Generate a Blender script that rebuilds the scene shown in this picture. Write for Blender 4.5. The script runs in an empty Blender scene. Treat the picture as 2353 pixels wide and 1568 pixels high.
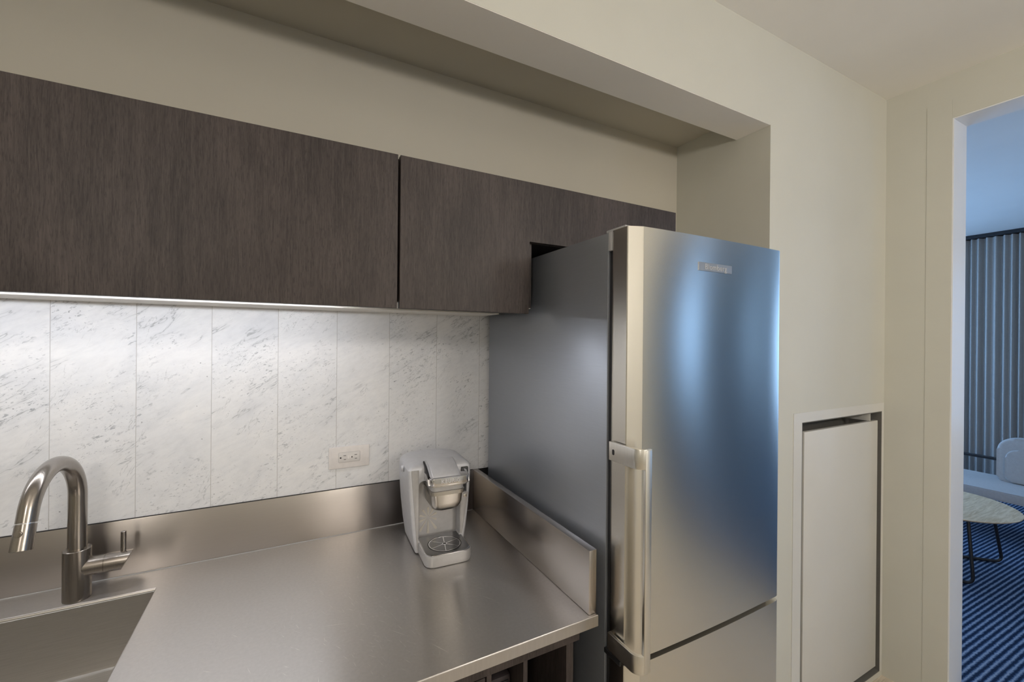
import bpy, bmesh, math, random
from mathutils import Vector, Matrix
random.seed(7)
SC = bpy.context.scene
COL = SC.collection
PI = math.pi

# ------------------------------------------------------------------ camera
F_PX, YAW, PITCH, ROLL = 979.8, 27.90, -0.03, 0.51
y_, p_, r_ = (math.radians(a) for a in (YAW, PITCH, ROLL))
fw = Vector((math.sin(y_) * math.cos(p_), math.cos(y_) * math.cos(p_), math.sin(p_)))
rt = Vector((math.cos(y_), -math.sin(y_), 0))
up = rt.cross(fw)
rt2 = rt * math.cos(r_) + up * math.sin(r_)
up2 = -rt * math.sin(r_) + up * math.cos(r_)
cd = bpy.data.cameras.new('camera')
cam = bpy.data.objects.new('camera', cd); COL.objects.link(cam)
cd.sensor_fit = 'HORIZONTAL'; cd.sensor_width = 36.0; cd.lens = F_PX / 2353 * 36.0
cd.clip_start = 0.02; cd.clip_end = 100
M = Matrix((rt2, up2, -fw)).transposed().to_4x4(); M.translation = (0, 0, 1.5)
cam.matrix_world = M
SC.camera = cam

# ------------------------------------------------------------------ world, exposure
W = bpy.data.worlds.new('sky'); SC.world = W; W.use_nodes = True
bg = W.node_tree.nodes['Background']
bg.inputs['Color'].default_value = (0.32, 0.56, 0.96, 1); bg.inputs['Strength'].default_value = 4.4
SC.view_settings.view_transform = 'Standard'; SC.view_settings.look = 'None'
SC.view_settings.gamma = 1; SC.view_settings.use_curve_mapping = False
SC.view_settings.exposure = 0.0
SC.cycles.max_bounces = 10; SC.cycles.diffuse_bounces = 6; SC.cycles.glossy_bounces = 5
SC.cycles.sample_clamp_indirect = 6; SC.cycles.caustics_reflective = True
SC.cycles.use_denoising = True

# ------------------------------------------------------------------ levels
FZ = -0.19            # finished kitchen floor
FL2 = -0.10           # living room floor, one low step up
CZ = 2.747            # ceiling
YB = 1.5              # tiled wall
YA = 1.034            # wall right of the niche
XS = 1.717            # niche side wall
XB = 2.70             # wall with the opening
XB2 = 2.84
YD = 0.79             # jamb of the opening
YE = -1.45            # other side of the opening
XL, YS = -2.6, -2.2   # left wall, wall behind the camera
XF, YN = 7.2, 2.8     # far end of the living room
ZT = 0.864            # worktop

# ------------------------------------------------------------------ added kitchen lamps, out of view
WARM = (1.0, 0.925, 0.845)
# unseen globe lamps added to brighten room and ceiling, two placed by glints
ADDED_LAMPS = [(-0.70, -0.80, 'added opal globe lamp hung out of view in the kitchen, nearest the left wall'),
         (1.12, -1.25, 'added opal globe lamp hung out of view in the kitchen, in the middle of the room'),
         (1.60, -1.15, 'added opal globe lamp hung out of view in the kitchen, nearest the wide opening')]

# ================================================================== materials
def nt(name):
    m = bpy.data.materials.new(name); m.use_nodes = True
    t = m.node_tree; return m, t, t.nodes['Principled BSDF']
def N(t, kind, **kw):
    n = t.nodes.new(kind)
    for k, v in kw.items():
        if hasattr(n, k) and k not in n.inputs: setattr(n, k, v)
        else: n.inputs[k].default_value = v
    return n
def coords(t, scale=(1, 1, 1), loc=(0, 0, 0), rot=(0, 0, 0), kind='Object'):
    tc = N(t, 'ShaderNodeTexCoord'); mp = N(t, 'ShaderNodeMapping')
    mp.inputs['Scale'].default_value = scale; mp.inputs['Location'].default_value = loc; mp.inputs['Rotation'].default_value = rot
    t.links.new(tc.outputs[kind], mp.inputs['Vector']); return mp.outputs['Vector']
def noise(t, vec, scale, detail=4, rough=0.55, dist=0.0):
    n = N(t, 'ShaderNodeTexNoise'); n.inputs['Scale'].default_value = scale
    n.inputs['Detail'].default_value = detail; n.inputs['Roughness'].default_value = rough
    n.inputs['Distortion'].default_value = dist
    t.links.new(vec, n.inputs['Vector']); return n.outputs['Fac']
def ramp(t, fac, stops, interp='LINEAR'):
    r = N(t, 'ShaderNodeValToRGB'); e = r.color_ramp.elements; r.color_ramp.interpolation = interp
    while len(e) < len(stops): e.new(0.5)
    for i, (p, c) in enumerate(stops):
        e[i].position = p; e[i].color = (*c, 1) if len(c) == 3 else c
    t.links.new(fac, r.inputs['Fac']); return r.outputs['Color']
def math_(t, op, a, b=None, c=None, clamp=False):
    n = N(t, 'ShaderNodeMath', operation=op); n.use_clamp = clamp
    for i, v in enumerate((a, b, c)):
        if v is None: continue
        if isinstance(v, (int, float)): n.inputs[i].default_value = v
        else: t.links.new(v, n.inputs[i])
    return n.outputs[0]
def mixc(t, fac, a, b, mode='MIX'):
    n = N(t, 'ShaderNodeMix'); n.data_type = 'RGBA'; n.blend_type = mode
    for idx, v in ((0, fac), (6, a), (7, b)):
        if isinstance(v, (int, float)): n.inputs[idx].default_value = v
        elif isinstance(v, tuple): n.inputs[idx].default_value = (*v, 1)
        else: t.links.new(v, n.inputs[idx])
    return n.outputs[2]
def bump(t, b, height, strength=0.1, dist=0.001):
    n = N(t, 'ShaderNodeBump'); n.inputs['Strength'].default_value = strength; n.inputs['Distance'].default_value = dist
    t.links.new(height, n.inputs['Height']); t.links.new(n.outputs['Normal'], b.inputs['Normal'])

def plain(name, col, rough=0.5, metal=0.0, spec=0.5, coat=0):
    m, t, b = nt(name)
    f = noise(t, coords(t), 60, 3)
    c = ramp(t, f, [(0.3, tuple(x * 0.96 for x in col)), (0.7, tuple(min(1, x * 1.04) for x in col))])
    t.links.new(c, b.inputs['Base Color'])
    b.inputs['Roughness'].default_value = rough; b.inputs['Metallic'].default_value = metal
    b.inputs['Specular IOR Level'].default_value = spec
    if coat: b.inputs['Coat Weight'].default_value = coat
    return m
def paint(name, col, rough=0.6):
    m, t, b = nt(name); v = coords(t)
    f = noise(t, v, 3.0, 3)
    t.links.new(ramp(t, f, [(0.35, tuple(x * 0.975 for x in col)), (0.65, col)]), b.inputs['Base Color'])
    b.inputs['Roughness'].default_value = rough
    b.inputs['Specular IOR Level'].default_value = 0.3
    bump(t, b, noise(t, v, 260, 3), 0.25, 0.0006)
    return m
def brushed(name, col, rough=0.3, aniso=0.6, tangent=(0, 1, 0), grain=(1, 60, 60), var=0.08, scratch=0.0, bumps=0.02, metal=1.0, blotch=0.0):
    m, t, b = nt(name)
    g = noise(t, coords(t, grain), 14, 5, 0.6)
    c = ramp(t, g, [(0.25, tuple(x * (1 - var) for x in col)), (0.75, tuple(min(1, x * (1 + var)) for x in col))])
    r = math_(t, 'MULTIPLY_ADD', g, 0.012, rough - 0.006)
    if blotch:
        bl = noise(t, coords(t), 9, 4, 0.65)
        r = math_(t, 'ADD', r, math_(t, 'MULTIPLY_ADD', bl, blotch, -blotch / 2))
    t.links.new(c, b.inputs['Base Color']); t.links.new(r, b.inputs['Roughness'])
    b.inputs['Metallic'].default_value = metal
    b.inputs['Anisotropic'].default_value = aniso
    tv = N(t, 'ShaderNodeCombineXYZ')
    for i in range(3): tv.inputs[i].default_value = tangent[i] + (0.02, 0.03, 0.04)[i]   # never exactly along a face normal
    t.links.new(tv.outputs[0], b.inputs['Tangent'])
    if bumps: bump(t, b, g, bumps, 0.001)
    return m
def wood(name, dark, light, grain=(46, 46, 2.2), rough=0.5):
    m, t, b = nt(name)
    v = coords(t, grain)
    big = noise(t, coords(t, (3.2, 3.2, 0.9)), 2.0, 3, 0.5, 1.6)
    g = noise(t, v, 4.0, 7, 0.7, 0.8)
    fine = noise(t, coords(t, (230, 230, 14)), 3.0, 4, 0.7)
    pores = ramp(t, noise(t, coords(t, (110, 110, 14)), 4.0, 2, 0.6), [(0.34, (0.45, 0.45, 0.45)), (0.46, (1, 1, 1))])
    f = math_(t, 'ADD', math_(t, 'MULTIPLY', g, 0.45), math_(t, 'MULTIPLY', fine, 0.35))
    f = math_(t, 'ADD', f, math_(t, 'MULTIPLY', big, 0.35))
    c = ramp(t, f, [(0.40, dark), (0.72, light)])
    c = mixc(t, 0.6, c, pores, 'MULTIPLY')
    t.links.new(c, b.inputs['Base Color'])
    b.inputs['Roughness'].default_value = rough; b.inputs['Specular IOR Level'].default_value = 0.35
    bump(t, b, fine, 0.15, 0.0006)
    return m
def marble():
    m, t, b = nt('veined_white_marble')
    # every tile is its own piece of stone
    tc = N(t, 'ShaderNodeTexCoord'); sp = N(t, 'ShaderNodeSeparateXYZ'); t.links.new(tc.outputs['Object'], sp.inputs[0])
    idx = math_(t, 'FLOOR', math_(t, 'DIVIDE', math_(t, 'ADD', sp.outputs['X'], 10 * 0.1673 + 0.0215), 0.1673))
    wn = N(t, 'ShaderNodeTexWhiteNoise'); wn.noise_dimensions = '1D'; t.links.new(idx, wn.inputs['W'])
    sc = N(t, 'ShaderNodeVectorMath', operation='MULTIPLY'); sc.inputs[1].default_value = (3.0, 3.0, 3.0)
    t.links.new(wn.outputs['Color'], sc.inputs[0])
    ad = N(t, 'ShaderNodeVectorMath', operation='ADD'); t.links.new(tc.outputs['Object'], ad.inputs[0]); t.links.new(sc.outputs[0], ad.inputs[1])
    def mapd(scale, rot=0.0):
        m0 = N(t, 'ShaderNodeMapping'); m0.inputs['Rotation'].default_value = (0, rot, 0); t.links.new(ad.outputs[0], m0.inputs['Vector'])
        mp = N(t, 'ShaderNodeMapping'); mp.inputs['Scale'].default_value = scale
        t.links.new(m0.outputs['Vector'], mp.inputs['Vector']); return mp.outputs['Vector']
    cloud = noise(t, mapd((1, 1, 1.6), 0.5), 4.5, 5, 0.6, 0.5)
    base = ramp(t, cloud, [(0.28, (0.66, 0.675, 0.71)), (0.45, (0.75, 0.76, 0.785)), (0.70, (0.80, 0.80, 0.81))])
    # thin veins: where a warped noise crosses its middle value, broken up by a second noise
    def vein(scale, width, rot, seed, warp, lo=0.5, hi=0.6):
        n = noise(t, mapd(scale, rot), 2.6 + seed, 5, 0.62, warp)
        a = math_(t, 'ABSOLUTE', math_(t, 'SUBTRACT', n, 0.5))
        l = ramp(t, a, [(0.0, (1, 1, 1)), (width, (0, 0, 0))])
        k = ramp(t, noise(t, mapd((1, 1, 1), rot), 7.0 + seed, 3), [(lo, (0, 0, 0)), (hi, (1, 1, 1))])
        return math_(t, 'MULTIPLY', l, k)
    v1 = vein((0.8, 1, 4.2), 0.0055, 0.6, 0.0, 0.15, 0.50, 0.58)
    v2 = vein((4.6, 1, 1.0), 0.006, -0.55, 1.3, 0.15, 0.55, 0.62)
    soft = vein((0.8, 1, 4.2), 0.05, 0.6, 0.0, 0.15, 0.46, 0.62)
    def grains(scale, rot, fr, lo, mlo, mscale):
        g = ramp(t, noise(t, mapd(scale, rot), fr, 4, 0.75), [(lo, (0, 0, 0)), (lo + .025, (1, 1, 1))])
        k = ramp(t, noise(t, mapd((1, 1, 1.7), rot), mscale, 4, 0.6), [(mlo, (0, 0, 0)), (mlo + .12, (1, 1, 1))])
        return math_(t, 'MULTIPLY', g, k)
    g1 = grains((1.0, 1, 2.8), 0.50, 50, 0.585, 0.50, 5.5)
    g2 = grains((1.0, 1, 2.0), 0.30, 85, 0.60, 0.47, 4.0)
    haze = noise(t, mapd((1.0, 1, 3.0), 0.45), 30, 5, 0.7)
    dots = N(t, 'ShaderNodeTexVoronoi'); dots.inputs['Scale'].default_value = 24
    t.links.new(ad.outputs[0], dots.inputs['Vector'])
    dd = math_(t, 'LESS_THAN', dots.outputs['Distance'], 0.040)
    c = mixc(t, ramp(t, haze, [(0.42, (0, 0, 0)), (0.72, (0.30, 0.30, 0.30))]), base, (0.56, 0.57, 0.60))
    c = mixc(t, math_(t, 'MULTIPLY', soft, 0.22), c, (0.44, 0.46, 0.49))
    c = mixc(t, math_(t, 'MULTIPLY', v1, 0.62), c, (0.22, 0.24, 0.26))
    c = mixc(t, math_(t, 'MULTIPLY', v2, 0.50), c, (0.24, 0.26, 0.28))
    c = mixc(t, math_(t, 'MULTIPLY', g1, 0.62), c, (0.22, 0.24, 0.27))
    c = mixc(t, math_(t, 'MULTIPLY', g2, 0.50), c, (0.26, 0.28, 0.31))
    c = mixc(t, math_(t, 'MULTIPLY', dd, 0.60), c, (0.14, 0.15, 0.17))
    t.links.new(c, b.inputs['Base Color'])
    b.inputs['Roughness'].default_value = 0.42; b.inputs['Specular IOR Level'].default_value = 0.35
    return m
def emit(name, col, strength):
    m, t, b = nt(name); b.inputs['Base Color'].default_value = (*col, 1)
    b.inputs['Emission Color'].default_value = (*col, 1); b.inputs['Emission Strength'].default_value = strength
    return m
def carpet_mat():
    m, t, b = nt('ribbed_blue_carpet')
    v = coords(t, (1, 1, 1), (0, 0, 0), (0, 0, math.radians(1.5)))
    w = N(t, 'ShaderNodeTexWave'); w.wave_type = 'BANDS'; w.bands_direction = 'Y'
    w.inputs['Scale'].default_value = 12.3; w.inputs['Distortion'].default_value = 1.2; w.inputs['Detail'].default_value = 2
    w.inputs['Detail Scale'].default_value = 5
    t.links.new(v, w.inputs['Vector'])
    n = noise(t, coords(t), 150, 3, 0.7)
    f = math_(t, 'ADD', math_(t, 'MULTIPLY', w.outputs['Fac'], 0.65), math_(t, 'MULTIPLY', n, 0.45))
    t.links.new(ramp(t, f, [(0.34, (0.010, 0.022, 0.055)), (0.66, (0.075, 0.125, 0.22)), (0.95, (0.27, 0.34, 0.45))]), b.inputs['Base Color'])
    b.inputs['Roughness'].default_value = 0.95; b.inputs['Specular IOR Level'].default_value = 0.1
    bump(t, b, f, 0.6, 0.006)
    return m
def pale_wood(name, a=(0.36, 0.29, 0.21), b_=(0.62, 0.54, 0.42)):
    m, t, b = nt(name)
    f = noise(t, coords(t, (2.5, 22, 22), rot=(0, 0, 0.5)), 3.0, 6, 0.6, 0.7)
    t.links.new(ramp(t, f, [(0.35, a), (0.65, b_)]), b.inputs['Base Color'])
    b.inputs['Roughness'].default_value = 0.4
    return m

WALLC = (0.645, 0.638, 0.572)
MAT = dict(
    wall=paint('warm_white_wall_paint', WALLC), ceiling=paint('white_ceiling_paint', (0.84, 0.815, 0.765)),
    trim=paint('satin_white_trim_paint', (0.70, 0.69, 0.65), 0.4), dim_reflection=paint('reflection_dimming_wall_paint', (0.16, 0.155, 0.15)), niche=paint('shade_darkened_niche_paint', (0.54, 0.51, 0.435)), jamb=paint('bright_white_gloss_paint', (0.84, 0.85, 0.86), 0.35), room=paint('white_room_paint', (0.70, 0.71, 0.72)),  # niche shade put into its colour; dark wall paint dims fridge reflections
    grout=plain('grey_grout', (0.50, 0.49, 0.49), 0.9), marble=marble(),
    floor=pale_wood('pale_floor_boards', (0.50, 0.43, 0.34), (0.74, 0.66, 0.55)),
    counter=brushed('worn_stainless_worktop', (0.57, 0.55, 0.535), 0.33, 0.90, (0, 1, 0), (10, 10, 1), 0.05, 0, 0.0, blotch=0.06),
    scratch=brushed('bright_scratched_steel', (0.80, 0.78, 0.74), 0.45, 0, (0, 1, 0), (1, 1, 1), 0.02, 0, 0),
    splash=brushed('brushed_stainless_upstand', (0.42, 0.39, 0.365), 0.30, 0.88, (0, 0, 1), (1.2, 50, 50), 0.02, 0, 0.0),
    sideup=brushed('brushed_stainless_side', (0.54, 0.50, 0.475), 0.27, 0.3, (0, 0, 1), (50, 1.2, 50), 0.02, 0, 0.0),
    sink=brushed('satin_stainless_sink', (0.50, 0.48, 0.45), 0.38, 0.4, (0, 0, 1), (1.2, 50, 50), 0.10, 0, 0.02),
    nickel=brushed('brushed_nickel', (0.35, 0.32, 0.29), 0.24, 0.4, (0, 0, 1), (60, 60, 1.5), 0.12, 0, 0.02),
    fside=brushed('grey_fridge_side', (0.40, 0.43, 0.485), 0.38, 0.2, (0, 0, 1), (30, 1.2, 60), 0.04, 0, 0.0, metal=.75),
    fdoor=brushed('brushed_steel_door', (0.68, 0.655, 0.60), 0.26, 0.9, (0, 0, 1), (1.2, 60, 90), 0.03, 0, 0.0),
    fhandle=brushed('brushed_steel_handle', (0.72, 0.70, 0.65), 0.33, 0.3, (0, 0, 1), (40, 40, 2), 0.05, 0, 0.01),
    seal=plain('black_rubber_seal', (0.012, 0.012, 0.014), 0.6), dark=plain('black_plastic', (0.02, 0.02, 0.022), 0.4),
    capsule=plain('light_grey_plastic', (0.45, 0.45, 0.46), 0.4),
    cab=wood('dark_stained_oak', (0.014, 0.010, 0.010), (0.078, 0.062, 0.058)),
    cabin=plain('dark_cabinet_inside', (0.035, 0.027, 0.03), 0.6),
    under=plain('cream_laminate_underside', (0.72, 0.69, 0.64), 0.5),
    led=emit('led_strip_glow', (0.93, 0.95, 1.0), 74.0), lamp=emit('added_globe_glow', WARM, 54.0),
    ksilver=plain('silver_grey_plastic', (0.58, 0.59, 0.63), 0.38, 0.25), kfront=plain('satin_silver_plastic', (0.47, 0.465, 0.47), 0.33, 0.35),
    kchrome=brushed('polished_chrome_plastic', (0.68, 0.68, 0.70), 0.12, 0, (0, 0, 1), (1, 1, 1), 0.02, 0, 0),
    kholder=brushed('warm_silver_plastic', (0.56, 0.53, 0.49), 0.24, 0.2, (0, 0, 1), (1, 1, 1), 0.02, 0, 0),
    kgrey=plain('dark_grey_button', (0.07, 0.075, 0.08), 0.35), kdark=brushed('dark_metal_grille', (0.22, 0.22, 0.23), 0.3, 0, (0, 0, 1), (1, 1, 1), 0.02, 0, 0),
    kstar=plain('pale_beige_emblem', (0.56, 0.53, 0.47), 0.30, 0.5),
    plate=plain('white_plastic_plate', (0.72, 0.69, 0.68), 0.35), plate2=plain('white_plastic_socket', (0.66, 0.64, 0.63), 0.4),
    letter=plain('light_lettering', (0.75, 0.75, 0.77), 0.3, 0.5), badge=plain('embossed_badge_metal', (0.33, 0.35, 0.37), 0.35, 0.7),
    carpet=carpet_mat(), curtain=plain('grey_blue_curtain_cloth', (0.37, 0.36, 0.34), 0.9), black=plain('black_steel', (0.012, 0.012, 0.014), 0.4),
    sofa=plain('pale_grey_upholstery', (0.36, 0.345, 0.33), 0.85), oak=pale_wood('pale_oak_veneer', (0.46, 0.33, 0.19), (0.70, 0.56, 0.38)),
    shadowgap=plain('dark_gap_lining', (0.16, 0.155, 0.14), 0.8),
)

# ================================================================== mesh helpers
def to_obj(name, bm, mat, parent=None, smooth=30, recalc=True):
    me = bpy.data.meshes.new(name)
    if recalc: bmesh.ops.recalc_face_normals(bm, faces=bm.faces)
    bm.to_mesh(me); bm.free()
    if mat is not None: me.materials.append(MAT[mat] if isinstance(mat, str) else mat)
    if smooth:
        me.polygons.foreach_set('use_smooth', [True] * len(me.polygons)); me.set_sharp_from_angle(angle=math.radians(smooth))
    o = bpy.data.objects.new(name, me); COL.objects.link(o)
    if parent is not None:
        o.parent = parent; o.matrix_parent_inverse = Matrix()
        # parts are modelled in the coordinates of their thing
    return o
def thing(name, label, cat, loc=(0, 0, 0), rotz=0, group=None):
    o = bpy.data.objects.new(name, None); COL.objects.link(o); o.empty_display_size = 0.05
    o.location = loc; o.rotation_euler = (0, 0, rotz); o['label'] = label; o['category'] = cat
    if group: o['group'] = group
    return o
def tag(o, label, cat, group=None):
    o['label'] = label; o['category'] = cat
    if group: o['group'] = group
    return o
def struct(o):
    o['kind'] = 'structure'; return o
def box(bm, x0, x1, y0, y1, z0, z1, bev=0.0, seg=2):
    vs = [bm.verts.new((x, y, z)) for x in (x0, x1) for y in (y0, y1) for z in (z0, z1)]
    fs = [(0, 1, 3, 2), (4, 6, 7, 5), (0, 4, 5, 1), (2, 3, 7, 6), (0, 2, 6, 4), (1, 5, 7, 3)]
    faces = [bm.faces.new([vs[i] for i in f]) for f in fs]
    if bev:
        es = {e for f in faces for e in f.edges}
        bmesh.ops.bevel(bm, geom=list(es), offset=bev, segments=seg, profile=0.5, affect='EDGES')
def bx(*a, **k):
    bm = bmesh.new(); box(bm, *a, **k); return bm
def prism(bm, pts, h0, h1, axis='z', bev=0.0, seg=2):
    """pts is a closed 2D outline; extruded between h0 and h1 along axis"""
    def P(a, b, h):
        return {'z': (a, b, h), 'y': (a, h, b), 'x': (h, a, b)}[axis]
    lo = [bm.verts.new(P(a, b, h0)) for a, b in pts]; hi = [bm.verts.new(P(a, b, h1)) for a, b in pts]
    n = len(pts); fs = [bm.faces.new(lo[::-1]), bm.faces.new(hi)]
    for i in range(n): fs.append(bm.faces.new((lo[i], lo[(i + 1) % n], hi[(i + 1) % n], hi[i])))
    if bev:
        es = {e for f in fs[:2] for e in f.edges}
        bmesh.ops.bevel(bm, geom=list(es), offset=bev, segments=seg, profile=0.5, affect='EDGES')
def rrect(x0, x1, y0, y1, r, n=6, rs=None):
    """rounded rectangle, rs = radii for corners (x1y1, x0y1, x0y0, x1y0)"""
    rs = rs or (r, r, r, r); out = []
    for (cx, cy, a0, rr) in ((x1, y1, 0, rs[0]), (x0, y1, 90, rs[1]), (x0, y0, 180, rs[2]), (x1, y0, 270, rs[3])):
        sx = -1 if cx == x1 else 1; sy = -1 if cy == y1 else 1
        for k in range(n + 1):
            a = math.radians(a0 + 90 * k / n)
            out.append((cx + sx * rr + rr * math.cos(a), cy + sy * rr + rr * math.sin(a)))
    return out
def loft(bm, rings, caps=True):
    R = [[bm.verts.new(p) for p in r] for r in rings]; n = len(R[0])
    for a, b in zip(R, R[1:]):
        for i in range(n): bm.faces.new((a[i], a[(i + 1) % n], b[(i + 1) % n], b[i]))
    if caps: bm.faces.new(R[0][::-1]); bm.faces.new(R[-1])
def tube(bm, path, r, n=20, caps=True):
    path = [Vector(p) for p in path]; rr = r if isinstance(r, (list, tuple)) else [r] * len(path)
    rings = []; t0 = (path[1] - path[0]).normalized()
    ref = Vector((0, 0, 1)) if abs(t0.z) < 0.9 else Vector((1, 0, 0)); u = t0.cross(ref).normalized()
    for i, p in enumerate(path):
        t = (path[min(i + 1, len(path) - 1)] - path[max(i - 1, 0)]).normalized()
        u = (u - t * u.dot(t)).normalized(); v = t.cross(u)
        rings.append([p + (u * math.cos(2 * PI * k / n) + v * math.sin(2 * PI * k / n)) * rr[i] for k in range(n)])
    loft(bm, rings, caps)
def cyl(bm, c, r, h, axis='z', n=32, bev=0.0, r2=None):
    ax = {'x': Vector((1, 0, 0)), 'y': Vector((0, 1, 0)), 'z': Vector((0, 0, 1))}[axis]; c = Vector(c)
    r2 = r if r2 is None else r2
    if bev: tube(bm, [c, c + ax * 1e-5, c + ax * bev, c + ax * (h - bev), c + ax * (h - 1e-5), c + ax * h], [r - bev, r - bev * .9, r, r2, r2 - bev * .9, r2 - bev], n)
    else: tube(bm, [c, c + ax * h], [r, r2], n)
def boolean(o, cutters, op='DIFFERENCE'):
    for c in cutters:
        md = o.modifiers.new('cut', 'BOOLEAN'); md.operation = op; md.object = c; md.solver = 'EXACT'
    dg = bpy.context.evaluated_depsgraph_get(); me = bpy.data.meshes.new_from_object(o.evaluated_get(dg))
    old = o.data; o.modifiers.clear(); o.data = me; bpy.data.meshes.remove(old)
    me.polygons.foreach_set('use_smooth', [True] * len(me.polygons)); me.set_sharp_from_angle(angle=math.radians(28))
    for c in cutters:
        bpy.data.objects.remove(c)
def text(name, body, size, mat, parent, matrix, depth=0.0006, spacing=1.0, sx=1.0, bold=0.0):
    cu = bpy.data.curves.new(name, 'FONT'); cu.body = body; cu.size = size; cu.extrude = depth
    cu.align_x = 'CENTER'; cu.align_y = 'CENTER'; cu.space_character = spacing; cu.offset = bold
    tmp = bpy.data.objects.new(name + '_tmp', cu); COL.objects.link(tmp)
    dg = bpy.context.evaluated_depsgraph_get(); me = bpy.data.meshes.new_from_object(tmp.evaluated_get(dg))
    bpy.data.objects.remove(tmp)
    me.transform(matrix @ Matrix.Diagonal((sx, 1, 1, 1)))
    me.materials.clear(); me.materials.append(MAT[mat])
    o = bpy.data.objects.new(name, me); COL.objects.link(o); o.parent = parent
    return o
FRONT = Matrix.Rotation(PI / 2, 4, 'X')      # text in the XZ plane, read from -Y

# ================================================================== the room
struct(to_obj('floor', bx(XL - .15, XB + .065, YS - .15, YB + .15, FZ - .1, FZ), 'floor', smooth=0))
struct(to_obj('ceiling', bx(XL - .15, XF + .15, YS - .15, YN + .15, CZ, CZ + .12), 'ceiling', smooth=0))
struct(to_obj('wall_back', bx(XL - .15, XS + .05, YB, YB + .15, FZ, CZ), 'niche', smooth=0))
struct(to_obj('wall_left', bx(XL - .15, XL, YS, YB, FZ, CZ), 'wall', smooth=0))
# wall right of the niche, with the recess of the access door cut in
PX0, PX1, PZ0, PZ1 = 1.957, 2.672, -0.160, 1.160
bm = bmesh.new()
box(bm, XS, PX0, YA, YB + .15, FZ, CZ)
box(bm, PX1, XB + .02, YA, YB + .15, FZ, CZ)
box(bm, PX0, PX1, YA, YB + .15, PZ1, CZ)
box(bm, PX0, PX1, YA, YB + .15, FZ, PZ0)
box(bm, PX0, PX1, YA + .16, YB + .15, PZ0, PZ1)
struct(to_obj('wall_right', bm, 'wall', smooth=0))
# wall with the wide opening to the living room
bm = bmesh.new()
box(bm, XB, XB2, YD, YA + .02, FZ, CZ); box(bm, XB, XB2, YE, YD, 2.543, CZ); box(bm, XB, XB2, YS, YE, FZ, CZ)
struct(to_obj('wall_partition', bm, 'wall', smooth=0))
WIN = ((4.02, 4.56), (5.86, 6.20)); WZ0, WZ1 = 1.05, 2.25
bm = bmesh.new()
box(bm, XL - .15, XB2, YS - .15, YS, FZ, CZ); struct(to_obj('wall_behind', bm, 'wall', smooth=0)); bm = bmesh.new()
for a, b_ in ((XB2, WIN[0][0]), (WIN[0][1], WIN[1][0]), (WIN[1][1], XF + .15)): box(bm, a, b_, YS - .15, YS, FZ, CZ)
for a, b_ in WIN: box(bm, a, b_, YS - .15, YS, WZ1, CZ); box(bm, a, b_, YS - .15, YS, FZ, WZ0)
struct(to_obj('wall_front', bm, 'dim_reflection', smooth=0))  # unseen wall, coloured dark to dim its reflection in the fridge
bm = bmesh.new(); VY0, VY1 = -2.05, -0.65
box(bm, XF, XF + .15, YS, VY0, FZ, CZ); box(bm, XF, XF + .15, VY1, YN, FZ, CZ); box(bm, XF, XF + .15, VY0, VY1, FZ, .35); box(bm, XF, XF + .15, VY0, VY1, 2.55, CZ)
struct(to_obj('wall_far', bm, 'room', smooth=0))
bm = bmesh.new()
for (a, b_, c, d) in ((VY0, VY0 + .06, .35, 2.55), (VY1 - .06, VY1, .35, 2.55), (VY0 + .06, VY1 - .06, .35, .41), (VY0 + .06, VY1 - .06, 2.49, 2.55)): box(bm, XF + .04, XF + .10, a, b_, c, d)
struct(to_obj('unseen_window_4', bm, 'trim', smooth=0))  # added out of view so more daylight reaches the jamb
bm = bmesh.new()
box(bm, XB + .02, 3.6, YN, YN + .15, FZ, CZ); box(bm, 6.6, XF + .15, YN, YN + .15, FZ, CZ); box(bm, 3.6, 6.6, YN, YN + .15, 2.55, CZ); box(bm, 3.6, 6.6, YN, YN + .15, FZ, .5)
struct(to_obj('wall_side', bm, 'room', smooth=0))
bm = bmesh.new()
for (u0, u1, w0, w1) in ((3.6, 3.66, .5, 2.55), (6.54, 6.6, .5, 2.55), (3.66, 6.54, .5, .56), (3.66, 6.54, 2.49, 2.55), (5.07, 5.13, .56, 2.49)): box(bm, u0, u1, YN + .04, YN + .10, w0, w1)
struct(to_obj('unseen_window_3', bm, 'trim', smooth=0))  # added out of view to light the living room ceiling and curtain
struct(to_obj('wall_inner', bx(XB + .02, XB2, YA + .02, YN, FZ, CZ), 'room', smooth=0))
# lowered beam in front of the niche and the niche's own ceiling
struct(to_obj('trim_1', bx(XL, XS, YA, 1.1817, 2.3805, CZ), 'wall', smooth=0))
struct(to_obj('soffit_painted_light', bx(XL, XS - .0005, YA + .0005, 1.1817, 2.3785, 2.3804), 'ceiling', smooth=0))  # light on the beam underside put into a paler paint sheet
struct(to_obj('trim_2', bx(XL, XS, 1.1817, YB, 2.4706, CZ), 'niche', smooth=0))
# casing round the opening: a flat band a few millimetres proud of the wall, and the lining
bm = bmesh.new()
box(bm, XB - .0018, XB, YD, YD + .088, FZ, 2.543 + .085, .0008); box(bm, XB - .0018, XB, YE, YD, 2.543, 2.543 + .085, .0008)
d1 = struct(to_obj('door_1', bm, 'wall', smooth=0))
bm = bmesh.new(); box(bm, XB + .0, XB2 + .01, YD - .006, YD, FZ, 2.543, .001); box(bm, XB + .0, XB2 + .01, YE, YD - .006, 2.537, 2.543, .001)
to_obj('jamb_lining', bm, 'jamb', d1, smooth=0)
struct(to_obj('baseboard_left', bx(XL, XL + .012, YS, YB, FZ, 0.0, bev=.003), 'trim', smooth=0))
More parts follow.
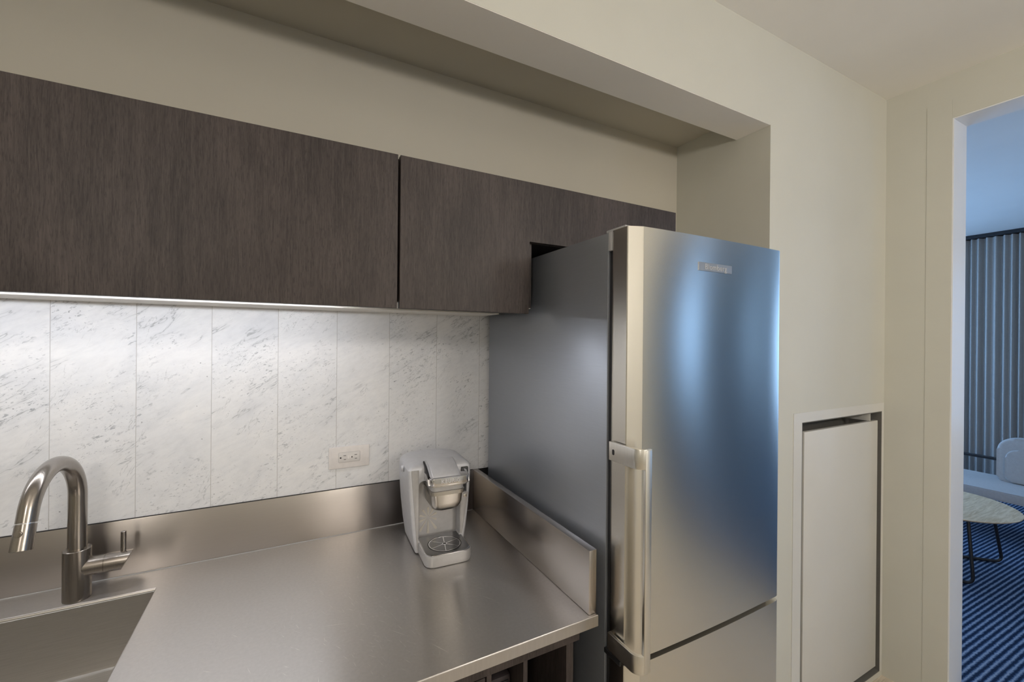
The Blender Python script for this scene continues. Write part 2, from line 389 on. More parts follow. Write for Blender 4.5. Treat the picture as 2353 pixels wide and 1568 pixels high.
# windows of the living room (out of the picture, they bring the daylight in)
for k, (a, b_) in enumerate(WIN):
    bm = bmesh.new()
    for (u0, u1, w0, w1) in ((a, a + .04, WZ0, WZ1), (b_ - .04, b_, WZ0, WZ1), (a + .04, b_ - .04, WZ0, WZ0 + .04), (a + .04, b_ - .04, WZ1 - .04, WZ1)):
        box(bm, u0, u1, YS - .10, YS - .04, w0, w1)
    struct(to_obj('unseen_window_%d' % (k + 1), bm, 'trim', smooth=0))

# ================================================================== added globe lamps
for (x, y, lab) in ADDED_LAMPS:
    d = thing('added_globe_lamp', lab, 'ceiling light', (x, y, CZ), 0, 'added globe lamps')
    bm = bmesh.new(); tube(bm, [(0, 0, -.0005), (0, 0, -.020), (0, 0, -.024)], [.055, .055, .048], 32); to_obj('added_lamp_rose', bm, 'trim', d)
    bm = bmesh.new(); tube(bm, [(0, 0, -.022), (0, 0, -.60)], .006, 12); to_obj('added_lamp_stem', bm, 'fhandle', d)
    bm = bmesh.new(); bmesh.ops.create_uvsphere(bm, u_segments=32, v_segments=20, radius=.11, matrix=Matrix.Translation((0, 0, -.70)))
    to_obj('added_lamp_globe', bm, 'lamp', d) 

# ================================================================== marble cladding
tiles = thing('marble_backsplash', 'white grey-veined marble tile backsplash lit from under the dark cabinets', 'backsplash', (0, YB, 1.0135))
to_obj('grout', bx(-1.9, 0.95, -.0126, -.0005, 0, 0.590), 'grout', tiles, smooth=0)
X = [-0.0215 + 0.1673 * k for k in range(-11, 7)]
bm = bmesh.new()
for a, b_ in zip(X, X[1:]): box(bm, a + .0005, b_ - .0005, -.013, -.0088, 0.0, 0.590, .0006, 1)
to_obj('tile_panel', bm, 'marble', tiles, smooth=0)
TY = YB - .013

struct(to_obj('gap_shade_sheet', bx(.6475, 1.25, YB - .0085, YB - .0005, FZ, 1.013), 'seal', smooth=0))  # black sheet stands in for the shade between upstand and fridge

# ================================================================== worktop
wt = thing('steel_worktop', 'brushed stainless steel worktop with sink, upstands and worn scratched surface', 'countertop', (0, 0, ZT))
SX0, SX1, SY0, SY1 = -0.99, -0.2884, 0.93, 1.3789
WX0, WX1, WY0, WY1 = -1.9, 0.6464, 0.7798, 1.498
bm = bmesh.new()
xs = [WX0, SX0, SX1, WX1]; ys = [WY0, SY0, SY1, WY1]
g = [[bm.verts.new((x, y, 0)) for y in ys] for x in xs]
fs = [bm.faces.new((g[i][j], g[i + 1][j], g[i + 1][j + 1], g[i][j + 1])) for i in range(3) for j in range(3) if not (i == 1 and j == 1)]
ret = bmesh.ops.extrude_face_region(bm, geom=fs)
for v in ret['geom']:
    if isinstance(v, bmesh.types.BMVert): v.co.z = -.026
bmesh.ops.recalc_face_normals(bm, faces=bm.faces)
es = [e for e in bm.edges if len(e.link_faces) == 2 and e.calc_face_angle() > 1.0 and abs(e.verts[0].co.z) < 1e-4 and abs(e.verts[1].co.z) < 1e-4]
bmesh.ops.bevel(bm, geom=es, offset=.0022, segments=3, profile=0.5, affect='EDGES')
to_obj('worktop_slab', bm, 'counter', wt, 0)
to_obj('back_upstand', bx(WX0, 0.6248, YB - .018, YB - .002, 0.0003, 0.1497, bev=.0012), 'splash', wt)
su = to_obj('side_upstand', bx(0.6248, 0.6464, 0.787, 1.498, 0.0003, 0.1497, bev=.0014), 'sideup', wt)
bm = bmesh.new(); box(bm, WX0, .6235, YB - .0175, YB - .0128, .1499, .1512); to_obj('dark_sealant_joint', bm, 'seal', wt)  # thin dark sealant bead where the tiles meet the upstand
bm = bmesh.new(); box(bm, WX0, .6235, YB - .0195, YB - .018, 0.0002, 0.0022); to_obj('sealant_bead', bm, 'capsule', wt)
# fine scratches worn into the top, most of them in front of the coffee maker
bm = bmesh.new(); rnd = random.Random(3)
def scratch(x, y, a, L, w):
    dx, dy = math.cos(a) * L / 2, math.sin(a) * L / 2; nx, ny = -math.sin(a) * w / 2, math.cos(a) * w / 2
    bm.faces.new([bm.verts.new(p) for p in ((x - dx, y - dy, .00012), (x + nx, y + ny, .00012), (x + dx, y + dy, .00012), (x - nx, y - ny, .00012))])
for k in range(190):
    x = rnd.gauss(.20, .13); y = rnd.gauss(.97, .11)
    if not (-.20 < x < .58 and .80 < y < 1.40): continue
    scratch(x, y, -1.05 + rnd.gauss(0, .28), rnd.uniform(.006, .028), rnd.uniform(.0003, .0008))
scratch(.285, .845, -1.05, .055, .0016); scratch(.445, .955, -.95, .05, .0012); scratch(.10, 1.02, -.25, .07, .0009); scratch(.22, .93, -.9, .06, .0009)
sc_ = to_obj('scratches', bm, 'scratch', wt, 0, recalc=False); sc_['kind'] = 'stuff'
# sink bowl, open on top, with rounded inner edges
bm = bmesh.new()
def ring(z, o, r): return [(x, y, z) for x, y in rrect(SX0 + o, SX1 - o, SY0 + o, SY1 - o, r, 5)]
rings = [ring(-.0022, -.0006, .0006), ring(-.0075, -.0004, .0008), ring(-.0085, .001, .003), ring(-.165, .002, .006), ring(-.171, .004, .008), ring(-.174, .010, .012)]
loft(bm, rings, False); bm.faces.new([bm.verts.new(p) for p in ring(-.174, .010, .012)])
bmesh.ops.remove_doubles(bm, verts=bm.verts, dist=1e-5)
sk = to_obj('sink_basin', bm, 'sink', wt, 40, recalc=False)
sol = sk.modifiers.new('thickness', 'SOLIDIFY'); sol.thickness = .0012; sol.offset = 0
bm = bmesh.new(); tube(bm, [(-.64, 1.16, -.1735), (-.64, 1.16, -.171)], [.045, .043], 32); to_obj('drain', bm, 'kchrome', sk)

# ================================================================== faucet
fc = thing('kitchen_faucet', 'brushed nickel gooseneck pull-down faucet behind the sink', 'faucet', (-0.4455, 1.410, ZT + .0003), 0)
bm = bmesh.new(); cyl(bm, (0, 0, 0), .0262, .121, bev=.0012, n=48); to_obj('base', bm, 'nickel', fc)
CY, CZ_, RR = -.100, .2505, .100
path = [(0, 0, .1185), (0, 0, .19), (0, 0, .235)]
for k in range(0, 33):
    a = math.radians(k * 5); path.append((0, CY + RR * math.cos(a), CZ_ + RR * math.sin(a)))
a = math.radians(160); end = Vector(path[-1]); dr = Vector((0, -math.sin(a), math.cos(a)))
dr = Vector((0, -0.30, -0.954))
for k in range(1, 4): path.append(tuple(end + dr * .008 * k))
bm = bmesh.new(); tube(bm, path, [.0176] * 3 + [.0176 - .0016 * min(1, k / 34) for k in range(len(path) - 3)], 36); ROT = Matrix.Rotation(math.radians(-3.5), 4, 'Z'); bm.transform(ROT); to_obj('gooseneck', bm, 'nickel', fc, 40)
s0 = end + dr * .0255
s0 = ROT @ s0; dr = (ROT.to_3x3() @ dr)
bm = bmesh.new(); tube(bm, [s0, s0 + dr * .001, s0 + dr * .050, s0 + dr * .051], [.0145, .0160, .0166, .0145], 36)
sh = to_obj('spray_head', bm, 'nickel', fc)
bm = bmesh.new(); tube(bm, [s0 - dr * .0008, s0 + dr * .0010], [.0163, .0163], 36); to_obj('joint_ring', bm, 'kchrome', sh)
bc = s0 + dr * .017; bn = Vector((-.17, -.95, .20)).normalized(); bm = bmesh.new(); tube(bm, [bc + bn * .010, bc + bn * .0172, bc + bn * .0176], [.0062, .0062, .0050], 24); to_obj('spray_button', bm, 'nickel', sh)
# horizontal valve body with a slanted end and the little pin lever
bm = bmesh.new(); n = 40
r0, r1 = .0185, .0185
rings = []
for (x, sl) in ((.012, 0), (.052, 0), (.0525, 0), (.0535, 0), (.054, 0), (.0935, .011)):
    rr_ = .0222 if not (.0522 < x < .0538) else .0214
    rings.append([(x + sl * math.cos(2 * PI * k / n), rr_ * math.sin(2 * PI * k / n), .0735 + rr_ * math.cos(2 * PI * k / n)) for k in range(n)])
loft(bm, rings); hb = to_obj('valve_body', bm, 'nickel', fc, 40)
bm = bmesh.new(); cyl(bm, (.0855, .002, .092), .0056, .053, n=20, bev=.0008); to_obj('lever', bm, 'nickel', hb)

# ================================================================== wall socket
so = thing('wall_socket', 'white rectangular double socket plate mounted sideways on the marble tiles', 'electrical outlet', (0.1858, TY, 1.1151))
bm = bmesh.new(); prism(bm, rrect(-.0625, .0625, -.0350, .0350, .002, 3), -.0055, 0, 'y', .0014); to_obj('cover_plate', bm, 'plate', so)
bm = bmesh.new(); prism(bm, rrect(-.0335, .0335, -.0165, .0165, .003, 4), -.0056, -.0050, 'y'); to_obj('socket_edge', bm, 'grout', so)
bm = bmesh.new(); prism(bm, rrect(-.0325, .0325, -.0155, .0155, .0025, 4), -.0072, -.0050, 'y', .0006); sf = to_obj('socket_face', bm, 'plate2', so)
bm = bmesh.new()
for cx in (-.0165, .0175):
    cyl(bm, (cx - .0105, -.0075, -.0005), .0026, .0006, 'y', 16)
    box(bm, cx - .002, cx + .006, -.0075, -.0069, .0050, .0066); box(bm, cx - .001, cx + .006, -.0075, -.0069, -.0072, -.0056)
to_obj('slots', bm, 'dark', sf)
bm = bmesh.new(); box(bm, -.0062, .0002, -.0080, -.0068, -.006, .006, .0004); to_obj('reset_button', bm, 'plate', sf)
bm = bmesh.new(); box(bm, .0008, .0062, -.0080, -.0068, -.006, .006, .0004); to_obj('test_button', bm, 'plate', sf)

# ================================================================== upper cabinets
YC = 1.069; DT = .020
ZD0, ZD1, ZU = 1.5787, 1.9603, 1.596
lc = thing('wall_cabinet', 'long dark-stained wall cabinet over the sink, left of the door gap', 'kitchen cabinet', (0, 0, ZD0))
to_obj('cabinet_box', bx(-1.30, .2440, YC + DT + .002, YB - .002, ZU - ZD0 + .001, ZD1 - ZD0 - .002), 'cab', lc, smooth=0)
to_obj('door', bx(-1.30, .2425, YC, YC + DT, 0, ZD1 - ZD0, bev=.0008), 'cab', lc, smooth=0)
to_obj('underside_panel', bx(-1.298, .2440, YC + DT + .002, 1.25, ZU - ZD0 - .001, ZU - ZD0 + .001), 'under', lc, smooth=0)
XG, XN, XCR, ZN = .2485, .6204, 1.2207, 1.7885
rc = thing('wall_cabinet', 'dark-stained wall cabinet with a step cut out over the fridge', 'kitchen cabinet', (0, 0, ZD0))
bm = bmesh.new(); box(bm, XG - .001, .640, YC + DT + .002, YB - .002, ZU - ZD0 + .001, ZD1 - ZD0 - .002); box(bm, .640, XCR - .004, YC + DT + .002, YB - .002, ZN - ZD0 + .012, ZD1 - ZD0 - .002)
to_obj('cabinet_box', bm, 'cab', rc, smooth=0)
bm = bmesh.new()
prism(bm, [(XG, 0), (XN, 0), (XN, ZN - ZD0), (XCR, ZN - ZD0), (XCR, ZD1 - ZD0), (XG, ZD1 - ZD0)], YC, YC + DT, 'y', .0008)
to_obj('door', bm, 'cab', rc, smooth=0)
to_obj('underside_panel', bx(XG - .001, .638, YC + DT + .002, 1.3, ZU - ZD0 - .001, ZU - ZD0 + .001), 'under', rc, smooth=0)
# cream rail that closes the joint between tiles and cabinet bottoms
tag(to_obj('wall_rail', bx(-1.30, .655, 1.335, TY - .0005, 1.5915, 1.5965, bev=.001), 'under', smooth=0), 'narrow cream rail running under the wall cabinets above the marble tiles', 'trim rail')
# LED strip under the left cabinet, hidden from the room by the drop of the doors
ls = thing('led_strip', 'white under-cabinet strip light above the marble, behind the cabinet doors', 'strip light', (0, 0, 1.5978))
to_obj('channel', bx(-1.28, .15, 1.252, 1.272, -.0005, .0010), 'capsule', ls, smooth=0)
to_obj('diffuser', bx(-1.275, .145, 1.2575, 1.2640, -.0043, -.0006), 'led', ls, smooth=0)

# ================================================================== base cabinet
BY = .800
bc_ = thing('base_cabinet', 'dark-stained open base cabinet under the steel worktop', 'kitchen cabinet', (0, 0, FZ))
H = ZT - .027 - FZ
to_obj('front_rail', bx(-1.88, .6085, BY, BY + .02, H - .032, H, bev=.0008), 'cab', bc_, smooth=0)
to_obj('back_panel', bx(-1.86, .595, 1.46, 1.478, 0, H - .20), 'cabin', bc_, smooth=0)
to_obj('side_panel', bx(.5735, .5930, BY + .003, 1.478, 0, H - .032, bev=.0006), 'cab', bc_, smooth=0)
to_obj('divider', bx(.4600, .4710, BY + .003, 1.455, 0, H - .032, bev=.0006), 'cab', bc_, smooth=0)
to_obj('divider', bx(.3730, .3840, BY + .003, 1.455, 0, H - .032, bev=.0006), 'cab', bc_, smooth=0)
to_obj('bottom_panel', bx(.3840, .5735, BY + .01, 1.455, .08, .098), 'cabin', bc_, smooth=0)
to_obj('shelf', bx(.3845, .4595, BY + .02, 1.455, H - .36, H - .345), 'cabin', bc_, smooth=0)
to_obj('door', bx(-.30, .3690, BY + .002, BY + .022, .09, H - .036, bev=.001), 'cab', bc_, smooth=0)
to_obj('door', bx(-1.05, -.303, BY + .002, BY + .022, .09, H - .036, bev=.001), 'cab', bc_, smooth=0)
to_obj('door', bx(-1.80, -1.053, BY + .002, BY + .022, .09, H - .036, bev=.001), 'cab', bc_, smooth=0)
mo = thing('dark_appliance', 'small dark brown box with a tiny pale mark in the open base cabinet bay', 'box', (.422, .99, FZ + H - .344))
bm = bmesh.new(); box(bm, -.033, .033, -.14, .30, 0, .255, .006); to_obj('housing', bm, 'cabin', mo)
bm = bmesh.new(); box(bm, -.026, .026, -.1425, -.1395, .225, .245, .001); to_obj('top_band', bm, 'dark', mo)
bm = bmesh.new(); box(bm, -.006, .004, -.1432, -.1424, .231, .238); to_obj('mark', bm, 'plate', mo)

# ================================================================== fridge
FX0, FX1, FY0, FY1, FT = .675, 1.242, .712, 1.46, 1.760
fr = thing('refrigerator', 'tall brushed stainless steel fridge freezer with a long vertical handle', 'refrigerator', (0, 0, FZ))
h = FT - FZ
ZSP = .7806 - FZ
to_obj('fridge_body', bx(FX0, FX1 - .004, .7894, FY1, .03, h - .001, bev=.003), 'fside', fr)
for (x, y) in ((FX0 + .04, .83), (FX1 - .04, .83), (FX0 + .04, 1.41), (FX1 - .04, 1.41)):
    bm = bmesh.new(); cyl(bm, (x, y, 0), .018, .031, n=16); to_obj('foot', bm, 'seal', fr)
bm = bmesh.new(); box(bm, FX0 + .006, FX1 - .010, .7745, .790, .06, h - .02); to_obj('door_seal', bm, 'seal', fr)
def door_outline():
    # seen from above: chamfered left front edge, slightly bowed front, rounded right corner
    pts = [(FX0 + .001, .7745), (FX0, .770), (FX0, .7265), (FX0 + .0015, .7245)]
    pts += [(FX0 + .0325, FY0 + .0015), (FX0 + .036, FY0)]
    for k in range(1, 9):
        u = k / 9; pts.append((FX0 + .036 + (FX1 - .014 - FX0 - .036) * u, FY0 - .004 * math.sin(PI * u)))
    for k in range(0, 7):
        a = math.radians(-90 + 15 * k); pts.append((FX1 - .014 + .014 * math.cos(a), FY0 + .014 + .014 * math.sin(a)))
    pts.append((FX1, .7745)); return pts
bm = bmesh.new(); prism(bm, door_outline(), ZSP + .004, h + .0012, 'z', .0012); ud = to_obj('upper_door', bm, 'fdoor', fr, 12)
bm = bmesh.new(); prism(bm, door_outline(), .06, ZSP - .009, 'z', .0012); to_obj('freezer_door', bm, 'fdoor', fr, 12)
bm = bmesh.new(); box(bm, FX0 + .004, FX1 - .006, .748, .785, ZSP - .012, ZSP + .006); to_obj('gap_strip', bm, 'dark', fr)
bm = bmesh.new(); box(bm, FX0 - .003, FX0 + .02, .735, .79, ZSP - .018, ZSP - .006, .002); box(bm, FX0 + .004, FX0 + .05, .703, .735, ZSP - .010, ZSP - .004, .001); to_obj('middle_hinge', bm, 'dark', fr)
bm = bmesh.new(); box(bm, FX0 + .002, FX0 + .05, .735, .800, h - .001, h + .006, .002); to_obj('hinge_cover', bm, 'capsule', fr)
bm = bmesh.new(); box(bm, FX0 - .001, FX0 + .006, .777, .7885, h - .045, h - .001, .001); to_obj('seal_cap', bm, 'capsule', fr)
# handle: flat bar on two straps that wrap round the door edge
hd = thing('tmp', '', '') ; bpy.data.objects.remove(hd)
def strap(z0, z1):
    out = [(FX0 - .0005, .768), (FX0 - .011, .768), (FX0 - .011, .692)]
    R1 = .022
    for k in range(1, 8):
        a = math.radians(180 + 90 * k / 8); out.append((FX0 - .011 + R1 + R1 * math.cos(a), .692 + R1 * math.sin(a)))
    out += [(FX0 + .011, .670), (FX0 + .024, .670), (FX0 + .024, .677), (FX0 + .011, .677)]
    for k in range(1, 8):
        a = math.radians(270 - 90 * k / 8); out.append((FX0 - .011 + R1 + (R1 - .007) * math.cos(a), .692 + (R1 - .007) * math.sin(a)))
    out += [(FX0 - .004, .692), (FX0 - .004, .760), (FX0 - .0005, .762)]
    b = bmesh.new(); prism(b, out, z0, z1, 'z', .0008); return b
ZH1, ZH0 = 1.269 - FZ, .786 - FZ
bm = bmesh.new(); prism(bm, rrect(FX0 + .006, FX0 + .0245, .6692, .6785, .0025, 4), ZH0 + .002, ZH1 - .002, 'z', .001)
hb = to_obj('handle', bm, 'fhandle', ud)
to_obj('handle_strap', strap(ZH1 - .043, ZH1), 'fhandle', fr); to_obj('handle_strap', strap(ZH0, ZH0 + .040), 'fhandle', fr)
bm = bmesh.new(); prism(bm, rrect(.7500, .7570, ZH1 - .029, ZH1 - .016, .0034, 6), FX0 - .0114, FX0 - .0108, 'x'); to_obj('screw_slot', bm, 'seal', fr)
bm = bmesh.new(); box(bm, .888, 1.014, FY0 - .0052, FY0 - .0030, 1.6765 - FZ, 1.6975 - FZ, .0005, 1)
bd = to_obj('badge', bm, 'badge', ud)
text('badge_lettering', 'Blomberg', .0200, 'capsule', bd, Matrix.Translation((.951, FY0 - .0053, 1.6868 - FZ)) @ FRONT, .0005, 1.08)

# ================================================================== coffee maker
cm = thing('coffee_maker', 'silver-grey single-cup coffee maker standing in the corner of the steel worktop', 'coffee machine', (.341, 1.245, ZT + .0003), math.radians(-3))
AC = .0755
def kr(z, hw, dep, b0, rf, rb):   # a ring: a to the right, y = -b (b towards the room)
    return [(x, y, z) for x, y in rrect(AC - hw, AC + hw, -b0, dep, 0, 6, (rb, rb, rf, rf))]
bm = bmesh.new()
rings = [kr(0.004, .0735, .180, 0, .006, .03), kr(.006, .0750, .182, 0, .007, .03), kr(.06, .0830, .186, 0, .007, .032), kr(.12, .0895, .190, 0, .007, .036),
         kr(.18, .0940, .192, 0, .007, .04), kr(.225, .0965, .190, 0, .008, .045), kr(.248, .0970, .187, -.001, .010, .05)]
# domed top that climbs towards the back
def top_ring(f, z):
    hw = .0970 - .055 * f; b0 = -.001 - .034 * f; dep = .187 - .050 * f
    pts = rrect(AC - hw, AC + hw, -b0, dep, 0, 6, (.05, .05, .012, .012))
    return [(x, y, z + .060 * max(0, y) * (0.15 + .5 * f)) for x, y in pts]
for f, z in ((.04, .2515), (.12, .2560), (.26, .2600), (.5, .2628), (.8, .2642)): rings.append(top_ring(f, z))
loft(bm, rings); body = to_obj('housing', bm, 'ksilver', cm, 35)
bm = bmesh.new(); prism(bm, rrect(.0100, .1370, .030, .215, .013, 5), -.05, .040, 'y'); c1 = to_obj('c1', bm, None)
c1.matrix_world = cm.matrix_basis if False else Matrix()
bm = bmesh.new(); prism(bm, rrect(.1475, .1585, .166, .200, .001, 2), -.02, .030, 'y'); c2 = to_obj('c2', bm, None)
body.parent = None
boolean(body, [c1, c2]); body.parent = cm; body.name = 'housing'
to_obj('foot_pad', bx(AC - .062, AC + .062, .01, .172, 0, .006), 'dark', cm)
bm = bmesh.new(); box(bm, .1478, .1583, .024, .0295, .167, .197); to_obj('side_slot', bm, 'dark', cm)
# front panels left and right of the brewing bay
def column(xa0, xa1, xb0, xb1, z0, z1):
    b = bmesh.new(); r = []
    for (f) in (0, .5, 1):
        z = z0 + (z1 - z0) * f; a0 = xa0 + (xb0 - xa0) * f; a1 = xa1 + (xb1 - xa1) * f
        r.append([(x, y, z) for x, y in rrect(a0, a1, -.0025, .004, .0015, 2)])
    loft(b, r); return b
to_obj('front_panel', column(.0060, .0096, -.0130, .0096, .010, .2490), 'kfront', cm)
to_obj('front_panel', column(.1375, .1440, .1375, .1640, .040, .165), 'kfront', cm)
bm = bmesh.new(); prism(bm, rrect(.0105, .1365, .031, .214, .0125, 5), .036, .0398, 'y'); bay = to_obj('bay_back', bm, 'kfront', cm)
# sunburst emblem on the back of the bay
bm = bmesh.new(); ex, ez = .047, .090
for k in range(10):
    a = 2 * PI * k / 10 + .32; L = .050 if math.sin(a) < -.5 else .032
    w = .0050 if L > .04 else .0040
    p0 = (ex + .004 * math.cos(a), ez + .004 * math.sin(a)); p1 = (ex + L * math.cos(a) * .9, ez + L * math.sin(a))
    nx, nz = -math.sin(a), math.cos(a); mid = (ex + L * .93 * math.cos(a) * .9, ez + L * .93 * math.sin(a)); w *= .8
    pts = [p0, (mid[0] + nx * w, mid[1] + nz * w), p1, (mid[0] - nx * w, mid[1] - nz * w)]
    if min(p[1] for p in pts) > .034 and min(p[0] for p in pts) > .0: prism(bm, pts, .0348, .0362, 'y')
to_obj('sun_emblem', bm, 'kstar', bay)
# brew head: lid, chrome band, collar, cup holder
bm = bmesh.new()
lid = [(-.058, .2375), (-.061, .2405), (-.059, .2440), (-.020, .2635), (.010, .2725), (.022, .2735), (.034, .262), (.02, .245)]
r = []
for x, ins in ((.0330, .004), (.0345, .0015), (.0385, 0), (.1145, 0), (.1185, .0015), (.1200, .004)):
    r.append([(x, y + (ins if y < 0 else 0), z - (ins if z > .26 or y < -.05 else 0)) for y, z in lid])
loft(bm, r); ld = to_obj('lid', bm, 'ksilver', cm, 40)
bm = bmesh.new()
prism(bm, [(-.060, .2395), (-.0615, .2425), (-.018, .2652), (.012, .2740), (.016, .262), (-.03, .243)], .0300, .0338, 'x', .0008); to_obj('lid_edge', bm, 'ksilver', ld)
bm = bmesh.new()
prism(bm, [(-.040, .2300), (-.040, .2450), (-.010, .2610), (.020, .2690), (.020, .240), (-.02, .228)], .0262, .0302, 'x', .0004); to_obj('lid_gap', bm, 'dark', ld)
bm = bmesh.new()
prism(bm, rrect(.0300, .1460, -.0635, .028, 0, 6, (.002, .002, .012, .012)), .2155, .2370, 'z', .0018); band = to_obj('chrome_band', bm, 'kchrome', cm, 40)
bm = bmesh.new(); prism(bm, rrect(.0325, .1420, -.0655, .020, 0, 6, (.002, .002, .012, .012)), .2135, .2165, 'z', .0008); to_obj('band_lip', bm, 'kholder', band, 40)
for sx in (.0250, .1455):
    bm = bmesh.new(); prism(bm, [(-.052, .216), (-.044, .232), (-.020, .241), (.004, .240), (.004, .224), (-.030, .214)], sx, sx + .006, 'x', .0015); to_obj('handle_arm', bm, 'kchrome', band)
text('band_lettering', 'KEURIG', .0150, 'letter', band, Matrix.Translation((.089, -.0640, .2268)) @ FRONT, .0006, 1.15, 1.0, .0003)
bm = bmesh.new()
loft(bm, [[(x, y, z) for x, y in rrect(.0340 + o, .1320 - o, -.0600 + o, .02, 0, 6, (.002, .002, .014, .014))] for z, o in ((.198, .0015), (.1995, 0), (.2145, 0))]); to_obj('collar', bm, 'kfront', cm, 40)
bm = bmesh.new()
rr_ = [(.1985, -.004, .016), (.1880, -.004, .016), (.1865, .0005, .016), (.160, .002, .018), (.146, .0055, .022), (.1400, .010, .024), (.1380, .016, .026)]
loft(bm, [[(x, y, z) for x, y in rrect(.0345 + o, .1295 - o, -.0605 + o, .028, 0, 7, (.002, .002, rd, rd))] for z, o, rd in rr_][::-1]); to_obj('cup_holder', bm, 'kholder', cm, 40)
# button, side lever
bm = bmesh.new(); prism(bm, rrect(.1400, .1620, .2270, .2440, .002, 3), -.0045, .006, 'y', .001); bt = to_obj('brew_button_surround', bm, 'dark', cm)
bm = bmesh.new(); prism(bm, rrect(.1415, .1605, .2285, .2425, .0015, 3), -.0065, -.002, 'y', .0008); b2 = to_obj('brew_button', bm, 'kgrey', bt)
bm = bmesh.new(); box(bm, .1475, .1545, -.0070, -.0062, .2348, .2362); to_obj('button_mark', bm, 'capsule', b2)
bm = bmesh.new(); box(bm, .1475, .1585, -.0032, .004, .150, .160, .001); to_obj('label_plate', bm, 'kholder', cm)
bm = bmesh.new(); tube(bm, [(AC - .0945, .075, .238), (AC - .1015, .078, .238), (AC - .103, .078, .2375)], [.011, .010, .006], 20); to_obj('side_latch', bm, 'ksilver', cm)
# drip tray
bm = bmesh.new()
def tr(z, o): return [(x, y, z) for x, y in rrect(.0090 + o, .1470 - o, -.1000 + o, .028, 0, 8, (.002, .002, .026, .026))]
loft(bm, [tr(.0005, .004), tr(.002, .0015), tr(.010, 0), tr(.0290, 0), tr(.0320, .0010), tr(.0330, .003)]); ty = to_obj('drip_tray', bm, 'kfront', cm, 40)
bm = bmesh.new(); loft(bm, [tr(.0325, .0022), tr(.0345, .0022), tr(.0352, .0035)]); rim = to_obj('tray_rim', bm, 'kchrome', ty, 40)
bm = bmesh.new(); loft(bm, [tr(.0345, .0055), tr(.0358, .0055)]); gr = to_obj('tray_grille', bm, 'kdark', ty, 40)
tcx, tcy = .0780, -.040
def annulus(b, c, r0, r1, z0, z1, n=48, e=1.0, a0=0, a1=2 * PI):
    for i in range(n):
        t0, t1 = a0 + (a1 - a0) * i / n, a0 + (a1 - a0) * (i + 1) / n
        q = [(c[0] + r_ * math.cos(t), c[1] + r_ * math.sin(t) * e) for r_, t in ((r0, t0), (r1, t0), (r1, t1), (r0, t1))]
        lo = [b.verts.new((x, y, z0)) for x, y in q]; hi = [b.verts.new((x, y, z1)) for x, y in q]
        b.faces.new(lo[::-1]); b.faces.new(hi)
        for k in range(4): b.faces.new((lo[k], lo[(k + 1) % 4], hi[(k + 1) % 4], hi[k]))
bm = bmesh.new(); annulus(bm, (tcx, tcy), .0465, .0495, .0356, .0362); to_obj('slot_ring', bm, 'dark', gr)
bm = bmesh.new(); annulus(bm, (tcx, tcy), .0004, .0050, .0356, .0364, 20); to_obj('centre_hole', bm, 'dark', gr)
bm = bmesh.new()
annulus(bm, (tcx, tcy), .0445, .0462, .0356, .0366)
for a in (.35, .35 + PI / 3, .35 + 2 * PI / 3):
    dx, dy = math.cos(a), math.sin(a)
    for s in (-1, 1):
        p, q = (tcx + s * dx * .007, tcy + s * dy * .007), (tcx + s * dx * .045, tcy + s * dy * .045); w = .0007
        prism(bm, [(p[0] - dy * w, p[1] + dx * w), (q[0] - dy * w, q[1] + dx * w), (q[0] + dy * w, q[1] - dx * w), (p[0] + dy * w, p[1] - dx * w)], .0356, .0364)
annulus(bm, (tcx, tcy), .0052, .0068, .0356, .0366, 24)
to_obj('grille_ribs', bm, 'kchrome', gr)

# ================================================================== access door in the right wall
ap = thing('access_panel', 'white flush access door set in the wall between the fridge and the opening', 'access door', (0, YA, 0))
bm = bmesh.new(); FL = .062
for (a, b_, c, d) in ((PX0 - FL, PX0, PZ0, PZ1 + .042), (PX1, PX1 + .022, PZ0, PZ1 + .042), (PX0, PX1, PZ1, PZ1 + .042)):
    box(bm, a, b_, -.0025, 0, c, d)
to_obj('flange', bm, 'trim', ap, smooth=0)
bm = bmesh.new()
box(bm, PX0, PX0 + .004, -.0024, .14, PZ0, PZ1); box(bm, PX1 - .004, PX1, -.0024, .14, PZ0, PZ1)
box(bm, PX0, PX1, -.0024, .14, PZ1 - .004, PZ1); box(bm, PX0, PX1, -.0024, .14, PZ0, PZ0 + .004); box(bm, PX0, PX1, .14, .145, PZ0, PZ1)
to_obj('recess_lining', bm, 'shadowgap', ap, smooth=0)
bm = bmesh.new(); box(bm, PX0 + .030, PX1 - .026, .004, .024, PZ0 + .03, PZ1 - .046, .0015); to_obj('leaf', bm, 'trim', ap)
bm = bmesh.new(); box(bm, PX1 - .10, PX1 - .097, .006, .12, PZ1 - .044, PZ1 - .006); to_obj('catch', bm, 'trim', ap)

# ================================================================== living room
struct(to_obj('floor_2', bx(XB + .078, XF, YS, YN, FZ - .1, FL2 - .001), 'carpet', smooth=0))
struct(to_obj('trim_4', bx(XB + .067, XB + .078, YE, YD - .006, FZ, FL2 - .012), 'wall', smooth=0))
tag(to_obj('threshold_strip', bx(XB + .066, XB + .078, YE, YD - .006, FL2 - .012, FL2 + .003, bev=.001), 'black', smooth=0), 'thin dark metal threshold strip between the pale floor and blue carpet', 'threshold strip')
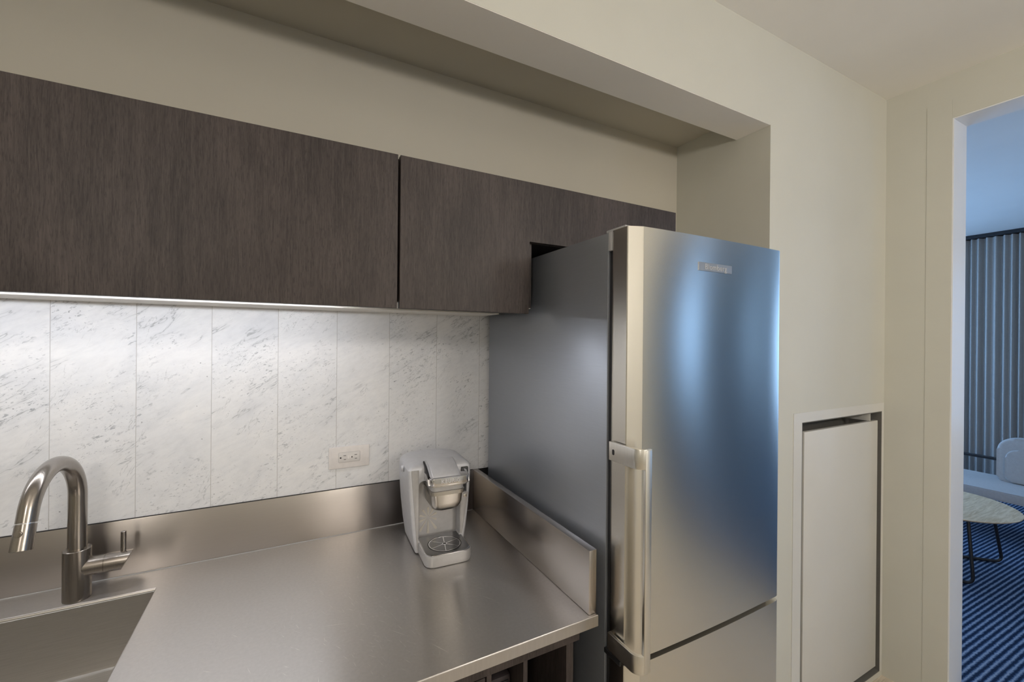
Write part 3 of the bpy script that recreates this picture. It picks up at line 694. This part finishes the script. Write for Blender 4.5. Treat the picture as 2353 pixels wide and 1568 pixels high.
# curtain
bm = bmesh.new(); cy0, cy1, n = -0.45, 2.60, 1100; z0, z1 = FL2 + .02, CZ - .045
def cur(y, d): 
    return 6.93 + d + .024 * math.sin(2 * PI * y / .058 + 1.3 * math.sin(y * 13)) + .010 * math.sin(2 * PI * y / .125 + 1)
for d, flip in ((0, False), (.004, True)):
    prev = None
    for i in range(n + 1):
        y = cy0 + (cy1 - cy0) * i / n
        a, b_ = bm.verts.new((cur(y, d), y, z0)), bm.verts.new((cur(y, d), y, z1))
        if prev: bm.faces.new((prev[0], a, b_, prev[1]) if not flip else (prev[1], b_, a, prev[0]))
        prev = (a, b_)
ct = thing('curtain', 'grey-blue pleated curtain hanging from ceiling to floor in the next room', 'curtain', (0, 0, 0))
to_obj('curtain_cloth', bm, 'curtain', ct, 60, recalc=False)
tag(to_obj('curtain_track', bx(6.885, 6.99, cy0, cy1, CZ - .040, CZ - .001, bev=.002), 'black', smooth=0), 'black ceiling track carrying the grey-blue curtain', 'curtain track')
# sofa
sf_ = thing('sofa', 'pale grey upholstered sofa with rounded low back on thin black legs', 'sofa', (5.08, 0, FL2))
bm = bmesh.new(); prism(bm, rrect(0, .62, -.75, 1.95, .05, 6), .345, .42, 'z', .018, 4); to_obj('seat', bm, 'sofa', sf_, 40)
bm = bmesh.new(); prism(bm, rrect(-.70, 1.310, .41, .80, 0, 8, (.11, .11, .05, .05)), .42, .54, 'x', .022, 4); bk = to_obj('backrest', bm, 'sofa', sf_, 40)
bm = bmesh.new(); prism(bm, rrect(-.60, 1.255, .43, .71, 0, 8, (.08, .08, .04, .04)), .395, .425, 'x', .012, 4); to_obj('back_cushion', bm, 'sofa', bk, 40)
bm = bmesh.new(); tube(bm, [(.44, 1.31, .60), (.44, 1.92, .60)], .014, 12); tube(bm, [(.44, 1.90, .60), (.44, 1.92, .40)], .012, 12); to_obj('arm_bar', bm, 'black', sf_)
for (x, y) in ((.06, -.65), (.56, -.65), (.06, 1.85), (.56, 1.85)):
    bm = bmesh.new(); cyl(bm, (x, y, 0), .012, .35, n=12); to_obj('leg', bm, 'black', sf_)
# coffee table
tb = thing('coffee_table', 'round pale oak coffee table with black bent tube legs on the blue carpet', 'table', (4.296, 1.318, FL2))
bm = bmesh.new(); tube(bm, [(0, 0, .428), (0, 0, .441), (0, 0, .446), (0, 0, .448)], [.385, .4120, .4148, .412], 64); to_obj('tabletop', bm, 'oak', tb)
def bend(pts, r=.05, k=6):
    pts = [Vector(p) for p in pts]; out = [pts[0]]
    for a, b, c in zip(pts, pts[1:], pts[2:]):
        u, v = (a - b).normalized(), (c - b).normalized(); p0, p1 = b + u * r, b + v * r
        for i in range(k + 1):
            t = i / k; out.append(p0 * (1 - t) ** 2 + b * 2 * t * (1 - t) + p1 * t * t)
    return out + [pts[-1]]
for pts in ([(.30, -.20, .430), (.355, -.245, .011), (-.06, .19, .011), (-.05, .17, .430)],
            [(.24, .13, .430), (.30, .16, .011), (-.20, .33, .011), (-.16, .28, .430)],
            [(-.22, -.22, .430), (-.26, -.26, .011), (-.36, .14, .011), (-.31, .12, .430)]):
    bm = bmesh.new(); tube(bm, bend(pts), .010, 12); to_obj('leg', bm, 'black', tb)
